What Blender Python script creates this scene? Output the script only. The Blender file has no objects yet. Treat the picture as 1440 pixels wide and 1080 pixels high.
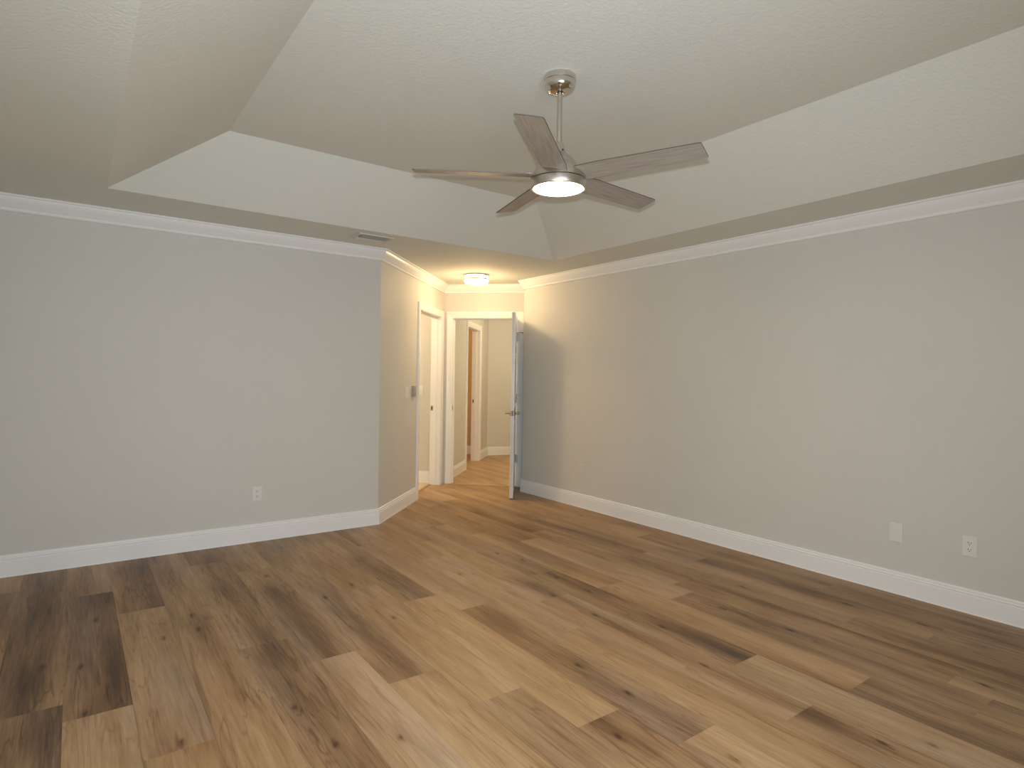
import bpy, bmesh, math, random
from mathutils import Vector, Matrix, noise

random.seed(7)
C = bpy.context.collection
scene = bpy.context.scene

# ------------------------------------------------------------------ camera
CAM_H = 1.34
F_PX, YAW, PITCH, ROLL = 846.39, 0.6295, -0.0134, 0.0150
fw = Vector((math.sin(YAW) * math.cos(PITCH), math.cos(YAW) * math.cos(PITCH), math.sin(PITCH)))
rt = Vector((math.cos(YAW), -math.sin(YAW), 0.0))
up = rt.cross(fw)
rt2 = rt * math.cos(ROLL) + up * math.sin(ROLL)
up2 = -rt * math.sin(ROLL) + up * math.cos(ROLL)
cd = bpy.data.cameras.new('camera')
cd.sensor_width = 36.0
cd.lens = F_PX / 1440.0 * 36.0
cd.clip_start = 0.02
cam = bpy.data.objects.new('camera', cd)
m = Matrix.Identity(4)
for i in range(3):
    m[i][0] = rt2[i]; m[i][1] = up2[i]; m[i][2] = -fw[i]
m[2][3] = CAM_H
cam.matrix_world = m
C.objects.link(cam)
scene.camera = cam

# ------------------------------------------------------------------ exposure, world, lights
scene.view_settings.view_transform = 'Standard'
scene.view_settings.look = 'None'
scene.view_settings.exposure = 0.0
scene.view_settings.gamma = 1.0
scene.view_settings.use_curve_mapping = False
scene.cycles.max_bounces = 10
scene.cycles.diffuse_bounces = 6
scene.cycles.use_denoising = True

world = bpy.data.worlds.new('world')
scene.world = world
world.use_nodes = True
world.node_tree.nodes['Background'].inputs['Color'].default_value = (0.55, 0.7, 1.0, 1)
world.node_tree.nodes['Background'].inputs['Strength'].default_value = 0.4


def light(name, kind, loc, energy, color, **kw):
    d = bpy.data.lights.new(name, kind)
    d.energy = energy
    d.color = color
    for k, v in kw.items():
        if k != 'rot':
            setattr(d, k, v)
    o = bpy.data.objects.new(name, d)
    o.location = loc
    if 'rot' in kw:
        o.rotation_euler = kw['rot']
    C.objects.link(o)
    return o


PI = math.pi
# daylight through the two glazed openings behind the photographer (rear wall, Y = -0.5)
light('window_daylight', 'AREA', (0.60, -0.46, 1.30), 36, (0.91, 0.985, 1.05), shape='RECTANGLE',
      size=1.6, size_y=1.95, rot=(-PI / 2, 0, PI))
# the camera's own flash, a hand's width above the lens
fl_o = light('camera_flash', 'SPOT', tuple(Vector((0, 0, CAM_H)) + up2 * 0.085 + fw * 0.02), 185, (0.93, 0.985, 1.04),
             shadow_soft_size=0.012, spot_size=math.radians(125), spot_blend=1.0)
fl_o.rotation_euler = fw.to_track_quat('-Z', 'Y').to_euler()
FAN = Vector((1.90, 2.25, 2.794))
NICHE_LAMP = Vector((3.575, 5.605, 2.444))
WARM = (1.0, 0.66, 0.32)
light('fan_lamp_glow', 'AREA', (FAN.x, FAN.y, 2.243), 7, (1.0, 0.68, 0.42), shape='DISK', size=0.2, rot=(0, 0, 0))
light('entry_lamp_glow', 'POINT', (NICHE_LAMP.x, NICHE_LAMP.y, 2.444 - 0.125), 25, WARM, shadow_soft_size=0.09)


# ------------------------------------------------------------------ materials
def nodes_of(name):
    mt = bpy.data.materials.new(name)
    mt.use_nodes = True
    nt = mt.node_tree
    return mt, nt, nt.nodes, nt.links, nt.nodes['Principled BSDF']


def plain(name, col, rough=0.5, metal=0.0, spec=0.5, bump=0.0, bscale=60, aniso=0.0, var=0.0, emit=None, estr=0.0):
    mt, nt, N, L, b = nodes_of(name)
    b.inputs['Base Color'].default_value = (*col, 1)
    b.inputs['Roughness'].default_value = rough
    b.inputs['Metallic'].default_value = metal
    b.inputs['Specular IOR Level'].default_value = spec
    if aniso:
        b.inputs['Anisotropic'].default_value = aniso
    if emit:
        b.inputs['Emission Color'].default_value = (*emit, 1)
        b.inputs['Emission Strength'].default_value = estr
    tc = N.new('ShaderNodeTexCoord')
    if bump:
        n = N.new('ShaderNodeTexNoise'); n.inputs['Scale'].default_value = bscale
        n.inputs['Detail'].default_value = 3
        L.new(tc.outputs['Object'], n.inputs['Vector'])
        bp = N.new('ShaderNodeBump'); bp.inputs['Strength'].default_value = bump
        bp.inputs['Distance'].default_value = 0.004
        L.new(n.outputs['Fac'], bp.inputs['Height']); L.new(bp.outputs['Normal'], b.inputs['Normal'])
    if var:
        n2 = N.new('ShaderNodeTexNoise'); n2.inputs['Scale'].default_value = 1.7
        n2.inputs['Detail'].default_value = 4
        L.new(tc.outputs['Object'], n2.inputs['Vector'])
        mx = N.new('ShaderNodeMix'); mx.data_type = 'RGBA'
        mx.inputs['A'].default_value = (*[c * (1 - var) for c in col], 1)
        mx.inputs['B'].default_value = (*[min(1, c * (1 + var)) for c in col], 1)
        L.new(n2.outputs['Fac'], mx.inputs['Factor'])
        L.new(mx.outputs['Result'], b.inputs['Base Color'])
    return mt


M_wall = plain('wall_paint', (0.665, 0.658, 0.612), 0.62, bump=0.35, bscale=110, var=0.025, spec=0.3)
M_ceil = plain('ceiling_paint', (0.745, 0.76, 0.71), 0.85, bump=0.6, bscale=70, var=0.02, spec=0.2)
M_tan = plain('tan_paint', (0.60, 0.44, 0.26), 0.7, bump=0.2, bscale=110)
M_trim = plain('white_semigloss', (0.88, 0.89, 0.885), 0.32, spec=0.5, bump=0.03, bscale=20)
M_plate = plain('white_plastic', (0.76, 0.755, 0.72), 0.4)
M_platepaint = plain('painted_over_plastic', (0.67, 0.67, 0.615), 0.5)
M_dark = plain('slot_dark', (0.03, 0.03, 0.03), 0.6)
M_grey = plain('grey_device', (0.36, 0.34, 0.30), 0.4)
M_nickel = plain('brushed_nickel', (0.62, 0.58, 0.52), 0.28, metal=1.0, bump=0.05, bscale=300, aniso=0.5)
M_polish = plain('polished_nickel', (0.70, 0.66, 0.60), 0.10, metal=1.0)
M_brass = plain('aged_brass', (0.42, 0.33, 0.16), 0.3, metal=1.0)
M_steel = plain('satin_steel', (0.45, 0.42, 0.37), 0.38, metal=1.0)
M_vent = plain('vent_enamel', (0.62, 0.61, 0.56), 0.45)
M_ventdark = plain('duct_shadow_metal', (0.10, 0.095, 0.085), 0.7)
M_strip = plain('oak_strip', (0.42, 0.25, 0.11), 0.45, var=0.08)
M_lens = plain('frosted_lens', (0.95, 0.9, 0.8), 0.4, emit=(1.0, 0.80, 0.58), estr=7.0)
M_glass = plain('frosted_glass_drum', (0.95, 0.92, 0.85), 0.4, emit=(1.0, 0.80, 0.52), estr=9.0)


def wood_blade():
    mt, nt, N, L, b = nodes_of('silver_grain_blade')
    tc = N.new('ShaderNodeTexCoord')
    mp = N.new('ShaderNodeMapping'); mp.inputs['Scale'].default_value = (3, 55, 20)
    n = N.new('ShaderNodeTexNoise'); n.inputs['Scale'].default_value = 2.0; n.inputs['Detail'].default_value = 5
    r = N.new('ShaderNodeValToRGB')
    r.color_ramp.elements[0].position = 0.3; r.color_ramp.elements[0].color = (0.30, 0.265, 0.23, 1)
    r.color_ramp.elements[1].position = 0.75; r.color_ramp.elements[1].color = (0.46, 0.415, 0.36, 1)
    L.new(tc.outputs['Object'], mp.inputs['Vector']); L.new(mp.outputs['Vector'], n.inputs['Vector'])
    L.new(n.outputs['Fac'], r.inputs['Fac']); L.new(r.outputs['Color'], b.inputs['Base Color'])
    b.inputs['Roughness'].default_value = 0.5
    b.inputs['Metallic'].default_value = 0.0
    b.inputs['Specular IOR Level'].default_value = 0.3
    return mt


M_blade = wood_blade()
M_bladeedge = plain('blade_edge_dark', (0.10, 0.085, 0.07), 0.5)


def plank_material():
    mt, nt, N, L, b = nodes_of('oak_plank_floor')
    att = N.new('ShaderNodeAttribute'); att.attribute_name = 'tone'      # per-plank stain of the printed oak, plus painted-in hall light
    uv = N.new('ShaderNodeUVMap'); uv.uv_map = 'grain'
    # long soft grain figure
    m1 = N.new('ShaderNodeMapping'); m1.inputs['Scale'].default_value = (9.0, 0.9, 1)
    n1 = N.new('ShaderNodeTexNoise'); n1.inputs['Scale'].default_value = 1.0; n1.inputs['Detail'].default_value = 6
    n1.inputs['Roughness'].default_value = 0.6; n1.inputs['Distortion'].default_value = 0.35
    m2 = N.new('ShaderNodeMapping'); m2.inputs['Scale'].default_value = (95.0, 5.0, 1)
    n2 = N.new('ShaderNodeTexNoise'); n2.inputs['Scale'].default_value = 1.0; n2.inputs['Detail'].default_value = 4
    # thin dark cathedral lines
    m3 = N.new('ShaderNodeMapping'); m3.inputs['Scale'].default_value = (13.0, 0.75, 1)
    n3 = N.new('ShaderNodeTexNoise'); n3.inputs['Scale'].default_value = 1.0; n3.inputs['Detail'].default_value = 3
    n3.inputs['Distortion'].default_value = 0.8
    for mm, nn in ((m1, n1), (m2, n2), (m3, n3)):
        L.new(uv.outputs['UV'], mm.inputs['Vector']); L.new(mm.outputs['Vector'], nn.inputs['Vector'])

    def mth(op, a, bb=None, clamp=False):
        q = N.new('ShaderNodeMath'); q.operation = op; q.use_clamp = clamp
        for i, v in enumerate((a, bb)):
            if v is None: continue
            if isinstance(v, (int, float)): q.inputs[i].default_value = v
            else: L.new(v, q.inputs[i])
        return q.outputs[0]
    sep = N.new('ShaderNodeSeparateColor'); L.new(att.outputs['Color'], sep.inputs['Color'])
    tone, hue, knot = sep.outputs[0], sep.outputs[1], sep.outputs[2]
    f1 = mth('MULTIPLY', mth('SUBTRACT', n1.outputs['Fac'], 0.5), 0.85)
    f2 = mth('MULTIPLY', mth('SUBTRACT', n2.outputs['Fac'], 0.5), 0.46)
    # line where n3 crosses .5
    ln = mth('ABSOLUTE', mth('SUBTRACT', n3.outputs['Fac'], 0.5))
    ln = mth('SUBTRACT', 1.0, mth('MULTIPLY', ln, 55.0), True)
    ln = mth('MULTIPLY', ln, mth('MULTIPLY', n1.outputs['Fac'], 0.32))
    t = mth('ADD', tone, f1); t = mth('ADD', t, f2); t = mth('SUBTRACT', t, ln)
    t = mth('SUBTRACT', t, mth('MULTIPLY', knot, 0.55), True)
    r = N.new('ShaderNodeValToRGB')
    e = r.color_ramp.elements
    e[0].position = 0.0; e[0].color = (0.080, 0.038, 0.014, 1)
    e[1].position = 1.0; e[1].color = (0.57, 0.39, 0.21, 1)
    for pos, c in ((0.28, (0.200, 0.105, 0.038, 1)), (0.52, (0.345, 0.202, 0.086, 1)), (0.76, (0.465, 0.300, 0.150, 1))):
        q = e.new(pos); q.color = c
    L.new(t, r.inputs['Fac'])
    gm = N.new('ShaderNodeMix'); gm.data_type = 'RGBA'
    hs = N.new('ShaderNodeHueSaturation'); hs.inputs['Saturation'].default_value = 0.66
    hs.inputs['Value'].default_value = 0.95
    L.new(r.outputs['Color'], hs.inputs['Color'])
    L.new(r.outputs['Color'], gm.inputs['A']); L.new(hs.outputs['Color'], gm.inputs['B'])
    L.new(hue, gm.inputs['Factor'])
    L.new(gm.outputs['Result'], b.inputs['Base Color'])
    rr = N.new('ShaderNodeMapRange'); rr.inputs['To Min'].default_value = 0.36; rr.inputs['To Max'].default_value = 0.50
    L.new(n2.outputs['Fac'], rr.inputs['Value']); L.new(rr.outputs['Result'], b.inputs['Roughness'])
    b.inputs['Specular IOR Level'].default_value = 0.30
    bp = N.new('ShaderNodeBump'); bp.inputs['Strength'].default_value = 0.12; bp.inputs['Distance'].default_value = 0.002
    L.new(n2.outputs['Fac'], bp.inputs['Height']); L.new(bp.outputs['Normal'], b.inputs['Normal'])
    return mt


M_floor = plank_material()


def tile_material():
    mt, nt, N, L, b = nodes_of('cream_tile')
    tc = N.new('ShaderNodeTexCoord')
    br = N.new('ShaderNodeTexBrick'); br.offset = 0.0
    br.inputs['Scale'].default_value = 2.2; br.inputs['Mortar Size'].default_value = 0.012
    br.inputs['Brick Width'].default_value = 1.0; br.inputs['Row Height'].default_value = 1.0
    br.inputs['Color1'].default_value = (0.62, 0.52, 0.36, 1); br.inputs['Color2'].default_value = (0.58, 0.48, 0.33, 1)
    br.inputs['Mortar'].default_value = (0.40, 0.34, 0.25, 1)
    L.new(tc.outputs['Object'], br.inputs['Vector']); L.new(br.outputs['Color'], b.inputs['Base Color'])
    b.inputs['Roughness'].default_value = 0.35
    return mt


M_tile = tile_material()


# ------------------------------------------------------------------ mesh helpers
def finish(name, bm, mat, parent=None, smooth=False, kind=None, label=None, cat=None, group=None, bevel=0.0):
    bmesh.ops.recalc_face_normals(bm, faces=bm.faces[:])
    me = bpy.data.meshes.new(name); bm.to_mesh(me); bm.free()
    o = bpy.data.objects.new(name, me); C.objects.link(o)
    for mt in (mat if isinstance(mat, (list, tuple)) else [mat]):
        me.materials.append(mt)
    if smooth:
        for p in me.polygons: p.use_smooth = True
        try:
            me.set_sharp_from_angle(angle=math.radians(38))
        except Exception:
            pass
    if bevel:
        bv = o.modifiers.new('bevel', 'BEVEL'); bv.width = bevel; bv.segments = 2; bv.limit_method = 'ANGLE'
    if parent: o.parent = parent
    if kind: o['kind'] = kind
    if label: o['label'] = label
    if cat: o['category'] = cat
    if group: o['group'] = group
    return o


def box(bm, x0, x1, y0, y1, z0, z1, M=None, mi=0):
    vs = [bm.verts.new((M @ Vector(p)) if M else p) for p in
          ((x0, y0, z0), (x1, y0, z0), (x1, y1, z0), (x0, y1, z0), (x0, y0, z1), (x1, y0, z1), (x1, y1, z1), (x0, y1, z1))]
    for f in ((0, 3, 2, 1), (4, 5, 6, 7), (0, 1, 5, 4), (1, 2, 6, 5), (2, 3, 7, 6), (3, 0, 4, 7)):
        fc = bm.faces.new([vs[i] for i in f]); fc.material_index = mi


def lathe(bm, prof, n=48, M=None, cap=True, mi=0):
    rings = []
    for r, z in prof:
        ring = []
        for i in range(n):
            a = 2 * PI * i / n
            v = Vector((r * math.cos(a), r * math.sin(a), z))
            ring.append(bm.verts.new(M @ v if M else v))
        rings.append(ring)
    for a, b2 in zip(rings, rings[1:]):
        for i in range(n):
            f = bm.faces.new((a[i], a[(i + 1) % n], b2[(i + 1) % n], b2[i])); f.material_index = mi
    if cap:
        f = bm.faces.new(rings[0]); f.material_index = mi
        f = bm.faces.new(rings[-1]); f.material_index = mi


def sweep(bm, path, prof, ends=(None, None)):
    """profile (offset to the right-hand side of the path, z) mitred along a 2-D path; caps at the ends"""
    n = len(path)
    P = [Vector(q) for q in path]
    dirs = [(P[i + 1] - P[i]).normalized() for i in range(n - 1)]
    nrm = [Vector((d.y, -d.x)) for d in dirs]
    rings = []
    for i in range(n):
        if i == 0: mi = nrm[0] if ends[0] is None else Vector(ends[0])
        elif i == n - 1: mi = nrm[-1] if ends[1] is None else Vector(ends[1])
        else:
            s = nrm[i - 1] + nrm[i]
            mi = s / (1 + nrm[i - 1].dot(nrm[i]))
        rings.append([bm.verts.new((P[i].x + mi.x * o, P[i].y + mi.y * o, z)) for o, z in prof])
    k = len(prof)
    for a, b2 in zip(rings, rings[1:]):
        for j in range(k):
            bm.faces.new((a[j], a[(j + 1) % k], b2[(j + 1) % k], b2[j]))
    bm.faces.new(rings[0]); bm.faces.new(rings[-1])


def empty(name, loc, rot=(0, 0, 0), label=None, cat=None, group=None, kind=None, parent=None):
    o = bpy.data.objects.new(name, None); C.objects.link(o)
    o.empty_display_size = 0.1
    o.location = loc; o.rotation_euler = rot
    if label: o['label'] = label
    if cat: o['category'] = cat
    if group: o['group'] = group
    if kind: o['kind'] = kind
    if parent: o.parent = parent
    return o


def frame2d(origin, direction):
    """matrix whose local x runs along direction (2-D), y to its left, z up"""
    d = Vector(direction).normalized()
    mt = Matrix.Identity(4)
    mt[0][0], mt[1][0] = d.x, d.y
    mt[0][1], mt[1][1] = -d.y, d.x
    mt[0][3], mt[1][3] = origin[0], origin[1]
    return mt


def wall(name, p0, p1, th, z1=2.60, holes=(), mat=None, side=1, z0=-0.06):
    """wall from p0 to p1; body lies to the left (side=1) or right (side=-1) of p0->p1; holes (s0,s1,z0,z1)"""
    p0 = Vector(p0); p1 = Vector(p1)
    Ln = (p1 - p0).length
    Mx = frame2d(p0, p1 - p0)
    ya, yb = (0, th) if side > 0 else (-th, 0)
    bm = bmesh.new()
    cuts = sorted(holes)
    s = 0.0
    for a, b2, za, zb in cuts:
        if a > s: box(bm, s, a, ya, yb, z0, z1, Mx)
        if za > z0: box(bm, a, b2, ya, yb, z0, za, Mx)
        if zb < z1: box(bm, a, b2, ya, yb, zb, z1, Mx)
        s = b2
    if s < Ln: box(bm, s, Ln, ya, yb, z0, z1, Mx)
    bmesh.ops.remove_doubles(bm, verts=bm.verts[:], dist=1e-5)
    return finish(name, bm, mat or M_wall, kind='structure')


# ------------------------------------------------------------------ plan of the place
HC = 2.444                 # soffit height
ZT = 2.794                 # raised tray height
XL, XR, YR, YB = -0.48, 4.217, -0.50, 5.02
c = math.sqrt(0.5)
T = Vector((c, c)); Nn = Vector((c, -c))
CP = Vector((2.199, 5.02))                        # outside corner left wall / entry wall
E0 = Vector((3.687, 6.508))                       # corner entry wall / door wall
R0 = Vector((4.217, 5.574))                       # outside corner right wall / entry return
LD = (E0 - CP).length
t_of = lambda p: (Vector(p) - E0).dot(T)
n_of = lambda p: (Vector(p) - E0).dot(Nn)
tn = lambda t, n: (E0 + T * t + Nn * n)
nR = n_of(R0)                                     # return wall offset along door wall
RC = tn(0, nR)                                    # corner of return wall and door wall

# openings
D1a, D1b = 1.145, 1.972                           # doorway in the entry wall, measured from CP
D2a, D2b = 0.118, 0.918                           # doorway in the door wall, measured from E0
DH = 2.035

wall('wall_left', (XL - 0.12, YB), CP, 0.115)
wall('wall_entry', CP, E0, 0.115, holes=((D1a - .018, D1b + .018, -0.06, DH + .018),))
wall('wall_entry_back', tn(0, -1.75), tn(0, 1.9), 0.115, holes=((1.75 + D2a - .018, 1.75 + D2b + .018, -0.06, DH + .018),), side=1)
wall('wall_entry_right', RC, R0, 0.115)
wall('wall_right', R0, (XR, YR - 0.12), 0.115)
wall('wall_rear', (XR, YR), (XL, YR), 0.115, holes=((XR - 1.42, XR + 0.22, 0.28, 2.30),))
wall('wall_side', (XL, YR), (XL, YB), 0.115)

# window behind the photographer
bm = bmesh.new()
for a, b2 in ((-0.22, -0.17), (0.575, 0.625), (1.37, 1.42)):
    box(bm, a, b2, YR - 0.10, YR - 0.055, 0.28, 2.30)
for za, zb in ((0.28, 0.33), (2.25, 2.30)):
    box(bm, -0.22, 1.42, YR - 0.10, YR - 0.055, za, zb)
win = finish('window_1', bm, M_trim, kind='structure', bevel=0.004)
M_pane, _nt, _N, _L, _b = nodes_of('window_glass')
_b.inputs['Transmission Weight'].default_value = 1.0; _b.inputs['Roughness'].default_value = 0.0
bm = bmesh.new()
for a, b2 in ((-0.17, 0.575), (0.625, 1.37)): box(bm, a, b2, YR - 0.080, YR - 0.075, 0.33, 2.25)
finish('window_pane', bm, M_pane, parent=win)
bm = bmesh.new(); box(bm, -0.27, 1.47, YR - 0.0, YR + 0.07, 0.25, 0.28)
finish('trim_1', bm, M_trim, kind='structure', bevel=0.004)

# hall beyond the door wall
t_far = 2.71
H2a, H2b = 1.20, 2.02
wall('wall_hall_left', tn(0.115, 0.025), tn(t_far + 0.1, 0.025), 0.115, holes=((H2a - 0.133, H2b - 0.097, -0.06, DH + .018),))
fd = (T * 0.18 + Nn * 0.33).normalized()
FP = tn(t_far, 0.03)
wall('wall_hall_far', FP - fd * 0.1, FP + fd * 2.2, 0.115)
wall('wall_hall_right', tn(3.9, 1.75), tn(0.115, 1.75), 0.115)
# small room beyond the second doorway
wall('wall_tan_far', tn(2.80, -2.2), tn(2.80, -0.115), 0.10, mat=M_tan)
wall('wall_tan_left', tn(0.95, -2.2), tn(2.80, -2.2), 0.10, mat=M_tan)
wall('wall_tan_near', tn(0.95, -0.115), tn(0.95, -2.2), 0.10, mat=M_tan)
# closet behind the entry wall
wall('wall_closet_left', tn(-1.75, -1.75), tn(0.0, -1.75), 0.10)
wall('wall_closet_near', tn(-1.75, -0.115), tn(-1.75, -1.75), 0.10)

# ------------------------------------------------------------------ ceiling
bm = bmesh.new()


def quad(bm, *pts):
    return bm.faces.new([bm.verts.new(p) for p in pts])


ix0, ix1, iy0, iy1 = 0.157, 3.69, 0.08, 4.425      # soffit opening
ux0, ux1, uy0, uy1 = 0.752, 3.115, 0.54, 3.97      # raised field
o0, o1, o2, o3 = (XL - .1, YR - .1), (XR + .1, YR - .1), (XR + .1, YB + .05), (XL - .1, YB + .05)
quad(bm, (*o0, HC), (*o1, HC), (ix1, iy0, HC), (ix0, iy0, HC))
quad(bm, (*o1, HC), (*o2, HC), (ix1, iy1, HC), (ix1, iy0, HC))
quad(bm, (*o2, HC), (*o3, HC), (ix0, iy1, HC), (ix1, iy1, HC))
quad(bm, (*o3, HC), (*o0, HC), (ix0, iy0, HC), (ix0, iy1, HC))
I = [(ix0, iy0), (ix1, iy0), (ix1, iy1), (ix0, iy1)]
U = [(ux0, uy0), (ux1, uy0), (ux1, uy1), (ux0, uy1)]
for k in range(4):
    a, b2 = I[k], I[(k + 1) % 4]; c2, d2 = U[(k + 1) % 4], U[k]
    quad(bm, (*a, HC), (*b2, HC), (*c2, ZT), (*d2, ZT))
quad(bm, *[(x, y, ZT) for x, y in U])
# niche
q0 = Vector((XR + .1, YB + .05))
pts = [(1.9, YB + .05), tuple(tn(0.05, -0.2)), tuple(tn(0.05, nR + .05)), (XR + .1, R0.y + .03), (XR + .1, YB + .05)]
bm.faces.new([bm.verts.new((x, y, HC)) for x, y in pts])
bmesh.ops.remove_doubles(bm, verts=bm.verts[:], dist=1e-4)
finish('ceiling', bm, M_ceil, kind='structure')
bm = bmesh.new()
vv = [tn(-1.9, -0.05), tn(-1.9, -2.3), tn(4.0, -2.4), tn(4.0, 1.9), tn(0.06, 1.9), tn(0.06, -0.05)]
lo = [bm.verts.new((p.x, p.y, HC + 0.004)) for p in vv]; hi = [bm.verts.new((p.x, p.y, HC + 0.1)) for p in vv]
bm.faces.new(lo); bm.faces.new(hi)
for i in range(6): bm.faces.new((lo[i], lo[(i + 1) % 6], hi[(i + 1) % 6], hi[i]))
finish('ceiling', bm, M_ceil, kind='structure')

# ------------------------------------------------------------------ floor of printed oak planks
W = 0.2275; X0 = -0.03; PL = 1.524
seam = {-2: 1.6, -1: 1.45, 0: 2.82, 1: 3.911, 2: 3.56, 3: 4.62, 4: 2.774, 5: 2.39, 6: 2.045, 7: 1.685, 8: 1.397, 9: 2.36, 10: 4.30,
        11: 1.642, 12: 1.22, 13: 2.36, 14: 4.05, 15: 1.585, 16: 1.235, 17: 3.45, 18: 2.343, 19: 3.0, 20: 1.1}
# dark heartwood streaks printed on the boards: x, y0, y1, half width, strength
streak = [
    (-0.13, 2.5, 5.0, .075, .34), (0.15, 2.83, 4.33, .055, .42), (0.03, 2.83, 4.33, .06, .26), (0.38, 3.95, 5.0, .06, .30),
    (0.26, 3.93, 5.0, .05, .20), (0.55, 2.4, 3.7, .05, .20), (0.78, 1.6, 4.9, .055, .40), (0.72, 1.9, 2.8, .04, .22), (0.99, 2.79, 4.1, .06, .42),
    (1.22, 2.4, 3.6, .045, .30), (1.43, 3.0, 3.9, .03, .15), (1.67, 3.2, 4.4, .06, .42), (1.92, 1.42, 2.9, .055, .36), (1.84, 2.3, 2.9, .05, .22),
    (2.39, 0.9, 3.3, .048, .36), (2.42, 0.7, 1.5, .03, .25), (2.63, 1.65, 3.7, .055, .42), (2.57, 1.66, 2.5, .05, .15),
    (3.09, 0.7, 2.35, .05, .38), (2.98, 1.2, 2.34, .05, .20), (3.35, 0.6, 3.3, .04, .36), (3.27, 1.0, 2.6, .035, .16),
    (3.76, 1.25, 3.2, .055, .36), (3.50, 3.1, 5.1, .06, .30), (3.55, 3.1, 4.2, .05, .22), (2.88, 0.5, 1.2, .045, .32),
    (1.51, 1.3, 2.03, .06, .22), (1.66, 1.3, 1.68, .05, .34), (2.06, 3.9, 4.8, .05, .30), (3.50, 0.6, 1.5, .05, .25),
    (4.02, 0.8, 2.9, .05, .30), (2.83, 3.0, 4.6, .06, .22), (3.2, 3.6, 5.2, .05, .25), (4.08, 2.4, 5.2, .05, .18),
    (3.9, 0.5, 1.3, .05, .22), (1.30, 4.2, 5.0, .05, .2), (2.35, 4.0, 5.6, .05, .2), (3.05, 4.9, 6.0, .06, .22), (3.45, 5.2, 6.4, .06, .2)]
knots = [(0.03, 3.31), (0.1, 3.89), (0.37, 3.44), (0.53, 3.68), (0.53, 3.46), (0.04, 2.85), (0.32, 2.43), (1.22, 3.54), (1.43, 3.66),
         (1.43, 3.04), (2.11, 3.46), (0.98, 2.01), (0.77, 2.11), (0.72, 2.43), (2.38, 2.81), (2.61, 2.74), (2.8, 2.68), (2.38, 2.44),
         (2.57, 2.12), (1.9, 2.05), (1.91, 1.75), (2.39, 1.72), (1.65, 1.56), (1.89, 1.23), (3.5, 2.24), (3.07, 2.09), (3.11, 1.7),
         (3.76, 1.71), (3.8, 1.33), (3.27, 0.9), (2.57, 0.86), (2.43, 0.97), (3.96, 3.12), (3.52, 3.4), (2.65, 3.47), (2.61, 3.05),
         (3.97, 4.29), (1.03, 4.13), (-0.11, 3.4), (2.59, 3.71)]
# base tone of single boards: (row, board index counted from the row's seam) -> tone
base = {(0, 0): .40, (0, -1): .72, (1, 0): .42, (1, -1): .60, (2, 0): .50, (2, -1): .58, (-1, 1): .36, (-1, 0): .40, (-1, 2): .4, (-2, 1): .38,
        (3, 0): .40, (3, -1): .50, (3, -2): .48, (4, 0): .50, (4, -1): .70, (5, 0): .52, (5, -1): .66, (6, 0): .66, (6, 1): .56, (6, -1): .58,
        (7, 0): .70, (7, 1): .58, (7, -1): .46, (8, 0): .56, (8, 1): .64, (8, -1): .76, (9, 0): .70, (9, -1): .64, (10, -1): .66, (10, -2): .66,
        (11, 0): .52, (11, -1): .74, (11, 1): .56, (12, 0): .68, (12, 1): .66, (12, -1): .5, (13, 0): .74, (13, -1): .56, (14, -1): .60, (14, -2): .60,
        (15, 0): .56, (15, 1): .64, (15, -1): .50, (16, 0): .54, (16, -1): .46, (17, -1): .52, (17, -2): .50, (18, 0): .5, (18, -1): .5}


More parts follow.
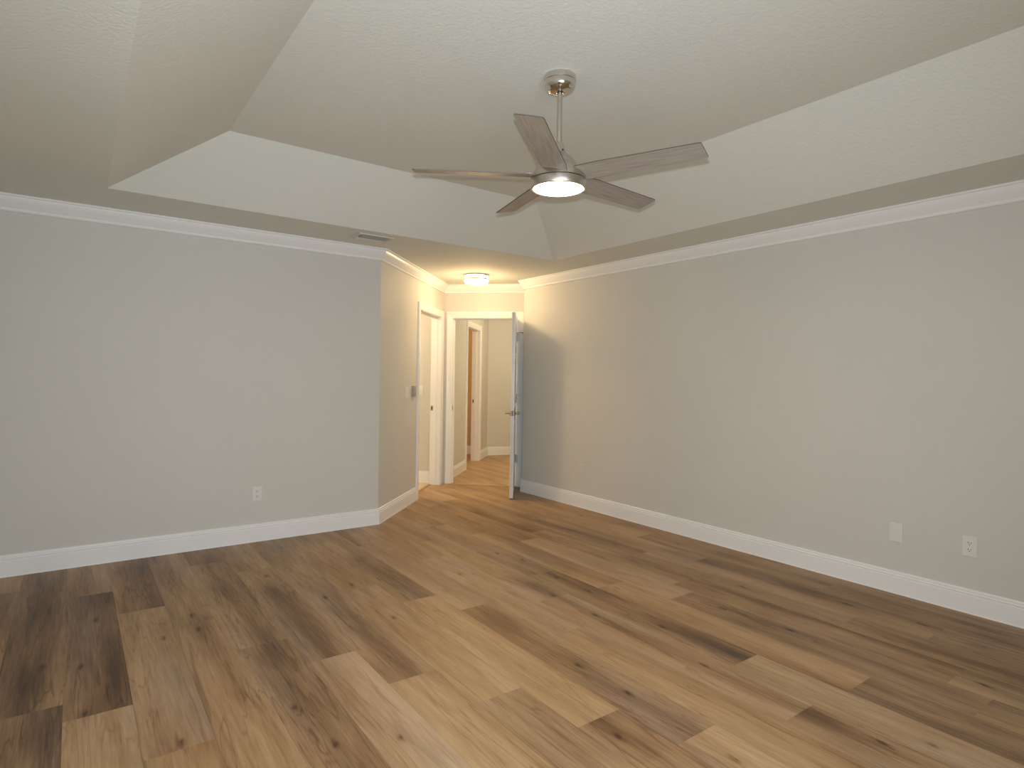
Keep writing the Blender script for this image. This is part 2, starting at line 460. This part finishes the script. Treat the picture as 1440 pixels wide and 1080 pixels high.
def plank_floor(name, ya_all, yb_all, rows, clip, dens=(22, 60), ztop=0.0, lighten=0.0, seed=1):
    rnd = random.Random(seed)
    bm = bmesh.new()
    uvl = bm.loops.layers.uv.new('grain')
    col = bm.verts.layers.float_color.new('tone')
    for r in rows:
        x0 = X0 + r * W; x1 = x0 + W
        s = seam.get(r, rnd.uniform(0, 1.5)) if name == 'floor' else rnd.uniform(0, 1.5)
        k0 = math.floor((ya_all - s) / PL)
        y = s + k0 * PL
        k = k0
        while y < yb_all:
            yA = max(y, ya_all); yB = min(y + PL, yb_all)
            bt = base.get((r, k)) if name == 'floor' else None
            rr = rnd.random(); hu = rnd.random(); ou = rnd.uniform(0, 40); ov = rnd.uniform(0, 40)
            if bt is None: bt = 0.50 + 0.22 * rr
            bt = 0.55 + (bt - 0.57) * 0.82
            # a slow drift across the board's width
            drift = rnd.uniform(-.12, .12)
            nx, ny = dens[0], max(2, int(dens[1] * (yB - yA) / PL))
            xa, xb = max(x0, clip[0]) + .0004, min(x1, clip[1]) - .0004
            if xb - xa > 0.003 and yB - yA > 0.003:
                g = []
                for j in range(ny + 1):
                    row = []
                    yy = yA + .0004 + (yB - yA - .0008) * j / ny
                    for i in range(nx + 1):
                        xx = xa + (xb - xa) * i / nx
                        v = bm.verts.new((xx, yy, ztop))
                        t = bt + lighten + drift * ((xx - x0) / W - .5) * 2
                        kn = 0.0
                        if name == 'floor':
                            wob = 0.022 * noise.noise(Vector((xx * .5 + ou, yy * 1.1, 3.1)))
                            for sx, sa, sb, hw, st in streak:
                                if not (x0 - .02 <= sx <= x1 + .02): continue
                                fy = min(1, max(0, (yy - sa) / .25)) * min(1, max(0, (sb - yy) / .25))
                                # a board's end cuts the streak hard
                                if sa > yA - .05 and yB > sa: fy = max(fy, 1.0 if abs(sa - yA) < .05 and yy < sa + .3 else 0)
                                if abs(sb - yB) < .05 and yy > sb - .3: fy = 1.0
                                if fy > 0:
                                    mod = 0.66 + 0.6 * noise.noise(Vector((ou, yy * 2.3, sx)))
                                    t -= 0.86 * st * fy * mod * math.exp(-((xx + wob - sx) / (hw * 1.1)) ** 2)
                            for kx, ky in knots:
                                dx, dy = (xx - kx) / .007, (yy - ky) / .018
                                q = dx * dx + dy * dy
                                if q < 9:
                                    kn = max(kn, math.exp(-q * .9))
                                    t -= .10 * math.exp(-q * .2)
                        hgrey = 0.05 + 0.60 * max(0, noise.noise(Vector((xx * 5 + ou, yy * .9 + ov, 0)))) + 0.3 * hu
                        v[col] = (max(0, min(1, t)), min(1, hgrey), kn, 1)
                        row.append(v)
                    g.append(row)
                for j in range(ny):
                    for i in range(nx):
                        f = bm.faces.new((g[j][i], g[j][i + 1], g[j + 1][i + 1], g[j + 1][i]))
                        for lp in f.loops:
                            lp[uvl].uv = (lp.vert.co.x + ou, lp.vert.co.y + ov)
            y += PL; k += 1
    return bm


bm = plank_floor('floor', YR, 6.55, range(-3, 21), (XL - .02, 4.40))
# sub-floor body under the boards
box(bm, XL - .1, 4.45, YR - .1, 6.6, -0.06, -0.004)
me_floor = finish('floor', bm, M_floor, kind='structure')
# the boards stop at the entry walls: cut the rest away
def cut_plane(o, co, no):
    b2 = bmesh.new(); b2.from_mesh(o.data)
    bmesh.ops.bisect_plane(b2, geom=b2.verts[:] + b2.edges[:] + b2.faces[:], plane_co=co, plane_no=no, clear_outer=True)
    b2.to_mesh(o.data); b2.free()
cut_plane(me_floor, (*tn(-0.02, 0), 0), (T.x, T.y, 0))
def cut_region(o, planes, inside):
    b2 = bmesh.new(); b2.from_mesh(o.data)
    for co, no in planes:
        bmesh.ops.bisect_plane(b2, geom=b2.verts[:] + b2.edges[:] + b2.faces[:], plane_co=co, plane_no=no)
    kill = [f for f in b2.faces if inside(f.calc_center_median())]
    bmesh.ops.delete(b2, geom=kill, context='FACES')
    b2.to_mesh(o.data); b2.free()
cut_region(me_floor, [((*tn(0, -0.112), 0), (-Nn.x, -Nn.y, 0)), ((0, YB + .05, 0), (0, 1, 0))],
           lambda q: q.y > YB + .05 and n_of((q.x, q.y)) < -0.112)

# hall floor: the same boards laid on from the door wall on
bm = plank_floor('hall', 5.3, 10.4, range(14, 38), (3.0, 8.4), dens=(6, 14), ztop=0.0, lighten=0.10, seed=5)  # lighten puts the hall's brighter lighting into the board tone
box(bm, 3.0, 8.4, 5.3, 10.4, -0.06, -0.004)
hall = finish('floor', bm, M_floor, kind='structure')
cut_plane(hall, (*tn(-0.02, 0), 0), (-T.x, -T.y, 0))
cut_plane(hall, (*tn(0, -2.4), 0), (-Nn.x, -Nn.y, 0))
cut_plane(hall, (*tn(3.95, 0), 0), (T.x, T.y, 0))
# transition strip in the doorway
bm = bmesh.new()
Mx = frame2d(tn(-0.045, D2a - 0.02), Nn)
box(bm, 0, D2b - D2a + .04, -0.008, 0.030, -0.001, 0.006, Mx)
finish('trim_2', bm, M_strip, kind='structure', bevel=0.003)
# closet tile
bm = bmesh.new()
vv = [tn(-1.80, -0.112), tn(-0.02, -0.112), tn(-0.02, -1.8), tn(-1.80, -1.8)]
lo = [bm.verts.new((p.x, p.y, 0.0)) for p in vv]; hi = [bm.verts.new((p.x, p.y, -0.06)) for p in vv]
bm.faces.new(lo); bm.faces.new(hi)
for i in range(4): bm.faces.new((lo[i], lo[(i + 1) % 4], hi[(i + 1) % 4], hi[i]))
finish('floor', bm, M_tile, kind='structure')
bm = bmesh.new()
Mx = frame2d(CP + T * (D1a) - Nn * 0.112, T)
box(bm, 0, D1b - D1a, -0.014, 0.022, -0.001, 0.006, Mx)
finish('trim_3', bm, M_strip, kind='structure', bevel=0.003)

# ------------------------------------------------------------------ crown moulding, baseboards, casings
crown = [(0.0, HC), (0.070, HC), (0.072, HC - .004), (0.072, HC - .011), (0.066, HC - .014), (0.060, HC - .015), (0.0595, HC - .021), (0.054, HC - .033),
         (0.045, HC - .047), (0.034, HC - .060), (0.025, HC - .071), (0.018, HC - .079), (0.0125, HC - .081), (0.0125, HC - .085), (0.017, HC - .088),
         (0.018, HC - .094), (0.014, HC - .100), (0.0, HC - .102)]
bm = bmesh.new()
sweep(bm, [(XL, YR), (XL, YB), tuple(CP), tuple(E0), tuple(RC), tuple(R0), (XR, YR), (XL, YR)], crown,
      ends=((1, 1), (1, 1)))
finish('trim_4', bm, M_trim, kind='structure')

bbp = [(0.0, 0.0), (0.017, 0.0), (0.0165, 0.006), (0.015, 0.008), (0.015, 0.104), (0.0115, 0.107), (0.0115, 0.110), (0.0145, 0.113), (0.0145, 0.119), (0.009, 0.123), (0.009, 0.127),
       (0.0115, 0.130), (0.0105, 0.137), (0.006, 0.141), (0.0, 0.141)]


def baseboard(name, path, ends=(None, None)):
    bm = bmesh.new(); sweep(bm, [tuple(q) for q in path], bbp, ends)
    return finish(name, bm, M_trim, kind='structure')


CW = 0.080      # casing width
baseboard('baseboard_left', [(XL, YR), (XL, YB), CP, CP + T * (D1a - CW - .005)])
baseboard('baseboard_right', [tn(0, D2b + CW + .005), RC, R0, (XR, YR)])
baseboard('baseboard_closet', [tn(-1.75, -0.115 - 0), tn(-1.75, -1.75), tn(0, -1.75), tn(0, -0.115)])
baseboard('baseboard_hall_near', [tn(0.115, 0.025), tn(H2a - CW - .005, 0.025)])
baseboard('baseboard_hall_far', [tn(H2b + CW + .005, 0.025), tn(t_far, 0.025), FP + fd * 2.15])
baseboard('baseboard_tan', [tn(0.95, -2.2), tn(2.80, -2.2), tn(2.80, -0.2)])


def casing_frame(name, Mx, a, b2, depth, both=True):
    """door lining + casings. local x along the wall, +y away from the viewer's room, wall face at y=0"""
    bm = bmesh.new()
    j = 0.018
    # lining
    box(bm, a - j, a, -0.002, depth + .002, 0.0, DH + j, Mx)
    box(bm, b2, b2 + j, -0.002, depth + .002, 0.0, DH + j, Mx)
    box(bm, a, b2, -0.002, depth + .002, DH, DH + j, Mx)
    # stops
    st0, st1 = 0.044, 0.080
    box(bm, a, a + .011, st0, st1, 0.0, DH, Mx)
    box(bm, b2 - .011, b2, st0, st1, 0.0, DH, Mx)
    box(bm, a + .011, b2 - .011, st0, st1, DH - .011, DH, Mx)
    # colonial casing profile swept round the opening
    prof = [(0.005, 0.0), (0.005, 0.008), (0.012, 0.011), (0.022, 0.011), (0.028, 0.014), (0.050, 0.016), (0.060, 0.019), (0.076, 0.019),
            (CW, 0.014), (CW, 0.0)]
    for sgn, y0 in ((-1, 0.0),) + (((1, depth),) if both else ()):
        pts = [((a, 0.0), (-1, 0)), ((a, DH), (-1, 1)), ((b2, DH), (1, 1)), ((b2, 0.0), (1, 0))]
        rings = []
        for (px, pz), (ox, oz) in pts:
            rings.append([bm.verts.new(Mx @ Vector((px + ox * q, y0 + sgn * h, pz + oz * q))) for q, h in prof])
        for r0, r1 in zip(rings, rings[1:]):
            for i in range(len(prof) - 1):
                bm.faces.new((r0[i], r0[i + 1], r1[i + 1], r1[i]))
            bm.faces.new((r0[-1], r0[0], r1[0], r1[-1]))
        bm.faces.new(rings[0]); bm.faces.new(rings[-1])
    return finish(name, bm, M_trim, kind='structure')


M_e = frame2d(CP, T)          # local y (left of T) = -N: into the closet
M_d = frame2d(E0, Nn)         # local y = left of N = +T: into the hall
M_h = frame2d(tn(0, 0.025), T)    # hall left wall
tr1 = casing_frame('trim_5', M_e, D1a, D1b, 0.115)
tr2 = casing_frame('trim_6', M_d, D2a, D2b, 0.115)
tr3 = casing_frame('trim_7', M_h, H2a, H2b, 0.115)


def strike(Mx, x, y, z, nx):
    bm = bmesh.new()
    x0, x1 = (x - .0025, x + .001) if nx < 0 else (x - .001, x + .0025)
    box(bm, x0, x1, y - .015, y + .015, z - .029, z + .029, Mx)
    o = finish('strike_plate', bm, M_steel, bevel=0.001)
    bm = bmesh.new()
    x0, x1 = (x - .0032, x) if nx < 0 else (x, x + .0032)
    box(bm, x0, x1, y - .006, y + .007, z - .013, z + .013, Mx)
    o2 = finish('strike_hole', bm, M_dark, parent=o)
    return o


strike(M_e, D1b - .000, 0.100, 0.935, -1).parent = tr1
strike(M_d, D2a, 0.022, 0.935, 1).parent = tr2
strike(M_h, H2b, 0.092, 0.935, -1).parent = tr3

# ------------------------------------------------------------------ entry door, standing open into the room
AX = tn(-0.012, D2b + 0.002)          # hinge pin axis
FREE = tn(-0.80, 1.020)
dd = (FREE - AX).normalized()
ang = math.atan2(dd.y, dd.x)
DW, DT = 0.772, 0.036
door = empty('door_1', (AX.x, AX.y, 0.0), (0, 0, ang), kind='structure',
             label='white door standing open, seen edge on against the right wall', cat='door')
# local x from hinge to free edge; the camera-left side of the slab is local -y (towards -N)
# left of dd (pointing at the camera) is +N side, so slab body goes to local -y = -N ... see sign below
sgn = 1.0 if Vector((-dd.y, dd.x)).dot(Nn) < 0 else -1.0      # local +y points to -N ?
bm = bmesh.new()
ya, yb = (0.006, 0.006 + DT) if sgn > 0 else (-0.006 - DT, -0.006)
rec = 0.006
# stiles and rails around six sunk panels
xs = [(0.004, 0.115), (0.34, 0.436), (DW - 0.111, DW)]
zs = [(0.012, 0.235), (0.83, 0.985), (1.60, 1.70), (1.925, 2.028)]
box(bm, 0.004, DW, ya + rec, yb - rec, 0.012, 2.028)
for a, b2 in xs: box(bm, a, b2, ya, yb, 0.012, 2.028)
for a, b2 in zs:
    box(bm, 0.115, 0.34, ya, yb, a, b2); box(bm, 0.436, DW - 0.111, ya, yb, a, b2)
for (xa, xb) in ((0.115, 0.34), (0.436, DW - 0.111)):
    for za, zb in ((0.235, 0.83), (0.985, 1.60), (1.70, 1.925)):
        box(bm, xa + .03, xb - .03, ya + .001, yb - .001, za + .03, zb - .03)
leaf = finish('door_leaf', bm, M_trim, parent=door)
# lever handle set
ym = (ya + yb) / 2
bm = bmesh.new()
box(bm, DW - .0005, DW + .002, ym - .0125, ym + .0125, 0.935 - .029, 0.935 + .029)
box(bm, DW, DW + .011, ym - .007, ym + .007, 0.935 - .009, 0.935 + .009)
finish('latch_plate', bm, plain('dull_steel', (0.30, 0.28, 0.25), 0.65, metal=0.6), parent=leaf)
for s in (-1, 1):
    ye = ya if s < 0 else yb
    Mr = Matrix.Translation((DW - .060, ye, 0.935)) @ Matrix.Rotation(-s * PI / 2, 4, 'X')
    bm = bmesh.new()
    lathe(bm, [(0.0, 0.0), (0.032, 0.0), (0.033, 0.004), (0.030, 0.010), (0.014, 0.013), (0.0115, 0.020), (0.0105, 0.040), (0.0125, 0.046),
               (0.0125, 0.058), (0.008, 0.062), (0.0, 0.062)], 28, Mr, cap=False)
    # lever arm toward the hinge side
    prev = None
    for i in range(9):
        u = i / 8
        px = DW - .060 - u * .105
        py = ye + s * (0.052 - 0.006 * math.sin(u * PI))
        rx, rz = 0.0075 - .002 * u, 0.011 - .003 * u
        ring = [bm.verts.new((px, py + rx * math.cos(2 * PI * q / 12), 0.935 + .004 * math.sin(u * PI) + rz * math.sin(2 * PI * q / 12))) for q in range(12)]
        if prev:
            for q in range(12): bm.faces.new((prev[q], prev[(q + 1) % 12], ring[(q + 1) % 12], ring[q]))
        else: bm.faces.new(ring)
        prev = ring
    bm.faces.new(prev)
    bmesh.ops.remove_doubles(bm, verts=bm.verts[:], dist=1e-5)
    finish('lever_handle', bm, M_brass, parent=door, smooth=True)
for zc in (0.34, 1.07, 1.81):
    bm = bmesh.new()
    lathe(bm, [(0.0, zc - .052), (0.004, zc - .051), (0.0065, zc - .048), (0.0065, zc + .048), (0.004, zc + .051), (0.0, zc + .052)], 16, cap=False)
    lo_, hi_ = (0.0, 0.034) if sgn > 0 else (-0.034, 0.0)
    box(bm, 0.0, 0.0035, lo_, hi_, zc - .045, zc + .045)                 # leaf on the slab's edge
    h = finish('hinge', bm, M_steel, parent=door)
    bm = bmesh.new()
    Mh = Matrix.Rotation(-ang, 4, 'Z') @ frame2d((0, 0), Nn)
    box(bm, -0.005, 0.0005, 0.004, 0.040, zc - .045, zc + .045, Mh)       # leaf let into the jamb
    finish('jamb_leaf', bm, M_steel, parent=h)
    bm = bmesh.new()
    box(bm, 0.004, 0.026, -0.0075, -0.0045, zc - .045, zc + .045, Matrix.Rotation(-ang, 4, 'Z') @ frame2d((0, 0), Nn))   # exposed leaf edge
    finish('casing_leaf', bm, M_steel, parent=h)
    if zc > 1.5:
        bm = bmesh.new()
        Ms = Matrix.Translation((0, 0, zc + .052)) @ Matrix.Rotation(-ang, 4, 'Z') @ frame2d((0, 0), (Nn * .93 - T * .35))
        box(bm, 0.0, 0.070, -0.003, 0.003, -0.003, 0.004, Ms)
        lathe(bm, [(0.0, 0.066), (0.008, 0.067), (0.009, 0.076), (0.0, 0.078)], 14, Ms @ Matrix.Rotation(PI / 2, 4, 'Y'), cap=False)
        lathe(bm, [(0.0, -.004), (0.009, -.003), (0.009, .005), (0.0, .006)], 14, Matrix.Translation((0, 0, zc + .052)), cap=False)
        finish('door_stop', bm, M_steel, parent=h)


# ------------------------------------------------------------------ ceiling fan
def lathe_obj(name, prof, mat, parent, n=64, smooth=True, loc=None):
    bm = bmesh.new(); lathe(bm, prof, n, cap=False)
    bmesh.ops.remove_doubles(bm, verts=bm.verts[:], dist=1e-6)
    return finish(name, bm, mat, parent=parent, smooth=smooth)


fan = empty('ceiling_fan', FAN, label='brushed nickel ceiling fan with five blades and round lit lamp, hanging from the raised ceiling',
            cat='ceiling fan')
z = lambda q: q - ZT
lathe_obj('canopy', [(0.0, 0.0), (0.0765, 0.0), (0.0775, -0.004), (0.0775, -0.024), (0.0765, -0.027), (0.074, -0.028), (0.074, -0.044), (0.072, -0.054), (0.066, -0.064),
                     (0.056, -0.071), (0.040, -0.075), (0.022, -0.077), (0.021, -0.071), (0.0, -0.069)], M_polish, fan)
lathe_obj('downrod', [(0.0, z(2.724)), (0.0125, z(2.724)), (0.0125, z(2.45)), (0.0, z(2.45))], M_nickel, fan, 32)
coup = lathe_obj('coupling_cover', [(0.0, z(2.475)), (0.017, z(2.475)), (0.020, z(2.470)), (0.024, z(2.455)), (0.034, z(2.425)), (0.047, z(2.410)), (0.066, z(2.398)), (0.080, z(2.378)),
                             (0.092, z(2.362)), (0.0, z(2.362))], M_nickel, fan)
bm = bmesh.new()
lathe(bm, [(0.0, 0.0), (0.0045, 0.0), (0.0045, 0.004), (0.0, 0.005)], 12,
      Matrix.Rotation(math.radians(-95), 4, 'Z') @ Matrix.Translation((0.030, 0, z(2.432))) @ Matrix.Rotation(PI / 2 - .4, 4, 'Y'), cap=False)
finish('set_screw', bm, M_dark, parent=coup)
lathe_obj('motor_housing', [(0.0, z(2.366)), (0.090, z(2.364)), (0.106, z(2.354)), (0.120, z(2.336)), (0.130, z(2.320)), (0.1345, z(2.306)), (0.1345, z(2.292)), (0.130, z(2.290)),
                            (0.0, z(2.290))], M_nickel, fan)
kit = lathe_obj('light_kit_ring', [(0.0, z(2.2885)), (0.132, z(2.2885)), (0.1365, z(2.286)), (0.1365, z(2.256)), (0.134, z(2.250)), (0.126, z(2.2485)), (0.124, z(2.252)), (0.0, z(2.254))],
                M_nickel, fan)
lathe_obj('lamp_lens', [(0.0, z(2.2440)), (0.070, z(2.2450)), (0.110, z(2.2475)), (0.1225, z(2.2505)), (0.1225, z(2.2535)), (0.0, z(2.2535))], M_lens, kit)


def blade_mesh():
    bm = bmesh.new()
    R0b, R1b = 0.105, 0.700
    top, bot = [], []
    out = [(R0b, -0.062), (0.20, -0.068), (0.45, -0.064), (R1b - .012, -0.061), (R1b - .004, -0.057), (R1b, 0.054), (R1b - .008, 0.060), (0.45, 0.063), (0.20, 0.067), (R0b, 0.060)]
    th = 0.0055
    for x, y in out:
        top.append(bm.verts.new((x, y, th / 2))); bot.append(bm.verts.new((x, y, -th / 2)))
    f = bm.faces.new(top); f.material_index = 0
    f = bm.faces.new(bot[::-1]); f.material_index = 0
    for i in range(len(out)):
        j = (i + 1) % len(out)
        f = bm.faces.new((top[i], bot[i], bot[j], top[j])); f.material_index = 1
    bmesh.ops.recalc_face_normals(bm, faces=bm.faces[:])
    me = bpy.data.meshes.new('fan_blade'); bm.to_mesh(me); bm.free()
    me.materials.append(M_blade); me.materials.append(M_bladeedge)
    return me


bme = blade_mesh()
bm = bmesh.new()
box(bm, 0.085, 0.165, -0.030, 0.030, 0.003, 0.0065)
for sx, sy in ((0.145, -.018), (0.145, .018), (0.155, 0)):
    lathe(bm, [(0.0, 0.0), (0.005, 0.0), (0.005, 0.0025), (0.0, 0.003)], 10, Matrix.Translation((sx, sy, 0.0065)), cap=False)
bri = bpy.data.meshes.new('blade_bracket'); bmesh.ops.recalc_face_normals(bm, faces=bm.faces[:]); bm.to_mesh(bri); bm.free(); bri.materials.append(M_nickel)
for k in range(5):
    a = math.radians(4.3 + 72 * k)
    o = bpy.data.objects.new('fan_blade', bme); C.objects.link(o); o.parent = fan
    o.matrix_local = Matrix.Translation((0, 0, z(2.312))) @ Matrix.Rotation(a, 4, 'Z') @ Matrix.Rotation(math.radians(-12.5), 4, 'X')
    b3 = bpy.data.objects.new('blade_bracket', bri); C.objects.link(b3); b3.parent = o


# ------------------------------------------------------------------ flush drum ceiling lights
def drum(loc, label, group=None, g=M_glass):
    t = empty('ceiling_light', loc, label=label, cat='ceiling light', group=group)
    lathe_obj('mounting_pan', [(0.0, 0.0), (0.140, 0.0), (0.141, -0.004), (0.141, -0.012), (0.136, -0.014), (0.0, -0.014)], M_steel, t)
    lathe_obj('glass_drum', [(0.0, -0.0135), (0.132, -0.0135), (0.133, -0.05), (0.131, -0.078), (0.120, -0.092), (0.090, -0.099), (0.0, -0.101)], g, t)
    lathe_obj('band', [(0.1335, -0.046), (0.1395, -0.046), (0.1395, -0.058), (0.1335, -0.058)], M_steel, t)
    for q in range(3):
        a = math.radians(45 + 120 * q)
        bm = bmesh.new()
        box(bm, 0.1345, 0.1410, -0.008, 0.008, -0.060, -0.004, Matrix.Rotation(a, 4, 'Z'))
        finish('bracket', bm, M_steel, parent=t)
    return t


drum(NICHE_LAMP, 'lit round flush ceiling light above the entry by the open door')
P2 = tn(1.6, 1.15)
drum((P2.x, P2.y, HC + .004), 'added round ceiling light, out of view, brightening the hall beyond the open door')  # added fixture, out of view, to carry fill light for the hall
light('hall_fill_light', 'POINT', (P2.x, P2.y, HC - 0.125), 44, (1.0, 0.78, 0.50), shadow_soft_size=0.09)
P3 = tn(1.7, -1.2)
drum((P3.x, P3.y, HC + .004), 'round flush ceiling light in the tan room off the hall')
light('tan_room_lamp_glow', 'POINT', (P3.x, P3.y, HC - 0.125), 28, (1.0, 0.66, 0.30), shadow_soft_size=0.09)
P4 = tn(-0.75, -0.95)
drum((P4.x, P4.y, HC + .004), 'round flush ceiling light inside the closet left of the entry')
light('closet_lamp_glow', 'POINT', (P4.x, P4.y, HC - 0.125), 42, (1.0, 0.72, 0.42), shadow_soft_size=0.09)

# ------------------------------------------------------------------ ceiling register
vent = empty('ceiling_vent', (1.945, 4.620, HC), label='rectangular louvred air register in the soffit above the left wall', cat='vent')
vx, vy = 0.147, 0.105
bm = bmesh.new()
for a in (-1, 1):
    x0, x1 = sorted((a * vx, a * (vx - .028))); box(bm, x0, x1, -vy, vy, -0.012, 0.0)
    y0, y1 = sorted((a * vy, a * (vy - .028))); box(bm, -vx + .028, vx - .028, y0, y1, -0.012, 0.0)
finish('vent_frame', bm, M_vent, parent=vent, bevel=0.003)
bm = bmesh.new(); box(bm, -vx + .028, vx - .028, -vy + .028, vy - .028, -0.0025, 0.0)
finish('vent_backing', bm, M_ventdark, parent=vent)
for i in range(7):
    y = -0.068 + i * 0.0227
    bm = bmesh.new()
    Ml = Matrix.Translation((0, y, -0.0125)) @ Matrix.Rotation(math.radians(42 if i < 4 else -42), 4, 'X')
    box(bm, -vx + .029, vx - .029, -0.011, 0.011, -0.0007, 0.0007, Ml)
    finish('louvre', bm, M_vent, parent=vent)


# ------------------------------------------------------------------ wall devices
def wall_empty(name, p, into, zc, label, cat, group=None):
    """local x along wall (viewer's right), local y = out of the wall into the room, z up"""
    n = Vector(into).normalized()
    o = bpy.data.objects.new(name, None); C.objects.link(o); o.empty_display_size = .05
    # local y -> n, local x -> (n.y, -n.x)
    mt = Matrix.Identity(4)
    mt[0][0], mt[1][0] = n.y, -n.x
    mt[0][1], mt[1][1] = n.x, n.y
    mt[0][3], mt[1][3], mt[2][3] = p[0], p[1], zc
    o.matrix_world = mt
    o['label'] = label; o['category'] = cat
    if group: o['group'] = group
    return o


def plate(parent, w, h, mat, th=0.006, name='cover_plate'):
    bm = bmesh.new()
    box(bm, -w / 2, w / 2, -0.001, th, -h / 2, h / 2)
    return finish(name, bm, mat, parent=parent, bevel=0.0025)


def outlet(p, into, zc, label, mat=None, slots=True):
    mat = mat or M_plate
    t = wall_empty('electrical_outlet', p, into, zc, label, 'outlet')
    pl = plate(t, 0.072, 0.116, mat)
    for s in (-1, 1):
        bm = bmesh.new()
        zc2 = s * 0.0195
        pts = []
        for i in range(24):
            a = 2 * PI * i / 24
            pts.append((0.0165 * max(-.93, min(.93, 1.12 * math.cos(a))) , zc2 + 0.0142 * max(-.96, min(.96, 1.15 * math.sin(a)))))
        lo = [bm.verts.new((x, 0.005, zz)) for x, zz in pts]; hi = [bm.verts.new((x, 0.0078, zz)) for x, zz in pts]
        bm.faces.new(lo); bm.faces.new(hi)
        for i in range(24): bm.faces.new((lo[i], lo[(i + 1) % 24], hi[(i + 1) % 24], hi[i]))
        rc = finish('receptacle', bm, mat, parent=t)
        if slots:
            bm = bmesh.new()
            box(bm, -0.0080, -0.0058, 0.0070, 0.0081, zc2 - .001, zc2 + .0075)
            box(bm, 0.0055, 0.0080, 0.0070, 0.0081, zc2 - .002, zc2 + .0085)
            lathe(bm, [(0.0, 0.0070), (0.0027, 0.0070), (0.0027, 0.0081), (0.0, 0.0081)], 12,
                  Matrix.Translation((0, 0, zc2 - .0078)) @ Matrix.Rotation(-PI / 2, 4, 'X'), cap=False)
            finish('slots', bm, M_dark, parent=rc)
    bm = bmesh.new()
    lathe(bm, [(0.0, 0.0055), (0.0032, 0.0055), (0.0030, 0.0072), (0.0, 0.0076)], 12, Matrix.Rotation(-PI / 2, 4, 'X'), cap=False)
    finish('screw', bm, mat, parent=pl)
    return t


outlet((1.176, YB), (0, -1), 0.378, 'white electrical outlet low on the left wall')
outlet((XR, 1.243), (-1, 0), 0.388, 'white electrical outlet low on the right wall, nearest the camera')
outlet((XR, 4.555), (-1, 0), 0.385, 'wall-coloured outlet low on the right wall near the open door', M_platepaint, slots=False)
pe = CP + T * 0.452
outlet(pe, Nn, 0.385, 'wall-coloured outlet low on the short angled entry wall', M_platepaint, slots=False)
ph = FP + fd * 0.245
outlet(ph, (fd.y, -fd.x), 0.375, 'painted-over outlet low on the far hall wall, seen through the doorway', M_platepaint, slots=False)

bp_ = wall_empty('blank_wall_plate', (XR, 1.632), (-1, 0), 0.385, 'blank white cover plate low on the right wall, left of the near outlet', 'wall plate')
pb = plate(bp_, 0.074, 0.118, M_plate)
for s in (-1, 1):
    bm = bmesh.new()
    lathe(bm, [(0.0, 0.0055), (0.0030, 0.0055), (0.0028, 0.0070), (0.0, 0.0074)], 12, Matrix.Translation((0, 0, s * .041)) @ Matrix.Rotation(-PI / 2, 4, 'X'), cap=False)
    finish('screw', bm, M_plate, parent=pb)


def rocker_switch(p, into, zc, gangs, label):
    t = wall_empty('light_switch', p, into, zc, label, 'light switch')
    w = 0.072 + 0.046 * (gangs - 1)
    plate(t, w, 0.118, M_plate)
    for g in range(gangs):
        x = (g - (gangs - 1) / 2) * 0.046
        bm = bmesh.new()
        for (za, zb, ya2, yb2) in ((-.033, 0, .0065, .010), (0, .033, .010, .0065)):
            v = [bm.verts.new((x + sx * .0165, yy, zz)) for sx, yy, zz in ((-1, .004, za), (1, .004, za), (1, .004, zb), (-1, .004, zb),
                 (-1, ya2, za), (1, ya2, za), (1, yb2, zb), (-1, yb2, zb))]
            for f in ((0, 3, 2, 1), (4, 5, 6, 7), (0, 1, 5, 4), (1, 2, 6, 5), (2, 3, 7, 6), (3, 0, 4, 7)):
                bm.faces.new([v[i] for i in f])
        finish('rocker', bm, M_plate, parent=t)
    return t


rocker_switch(CP + T * 0.745, Nn, 1.155, 2, 'two-gang white light switch on the angled entry wall, left of the keypad')
kp = wall_empty('wall_keypad', CP + T * 0.935, Nn, 1.165, 'small thick grey keypad on the angled entry wall beside the door casing', 'keypad')
bm = bmesh.new(); box(bm, -0.038, 0.038, -0.001, 0.024, -0.056, 0.056); finish('keypad_body', bm, plain('taupe_plastic', (0.40, 0.36, 0.30), 0.45), parent=kp, bevel=0.004)
bm = bmesh.new(); box(bm, -0.026, 0.026, 0.0235, 0.0255, 0.004, 0.042); finish('keypad_screen', bm, M_grey, parent=kp, bevel=0.001)
for i in range(3):
    for j in range(3):
        bm = bmesh.new(); box(bm, -0.024 + i * .018, -0.012 + i * .018, 0.0235, 0.0262, -0.045 + j * .015, -0.036 + j * .015)
        finish('keypad_button', bm, M_grey, parent=kp)
rocker_switch(tn(0, -0.285), -T, 1.145, 1, 'white light switch inside the closet, seen through the doorway beside the entry')
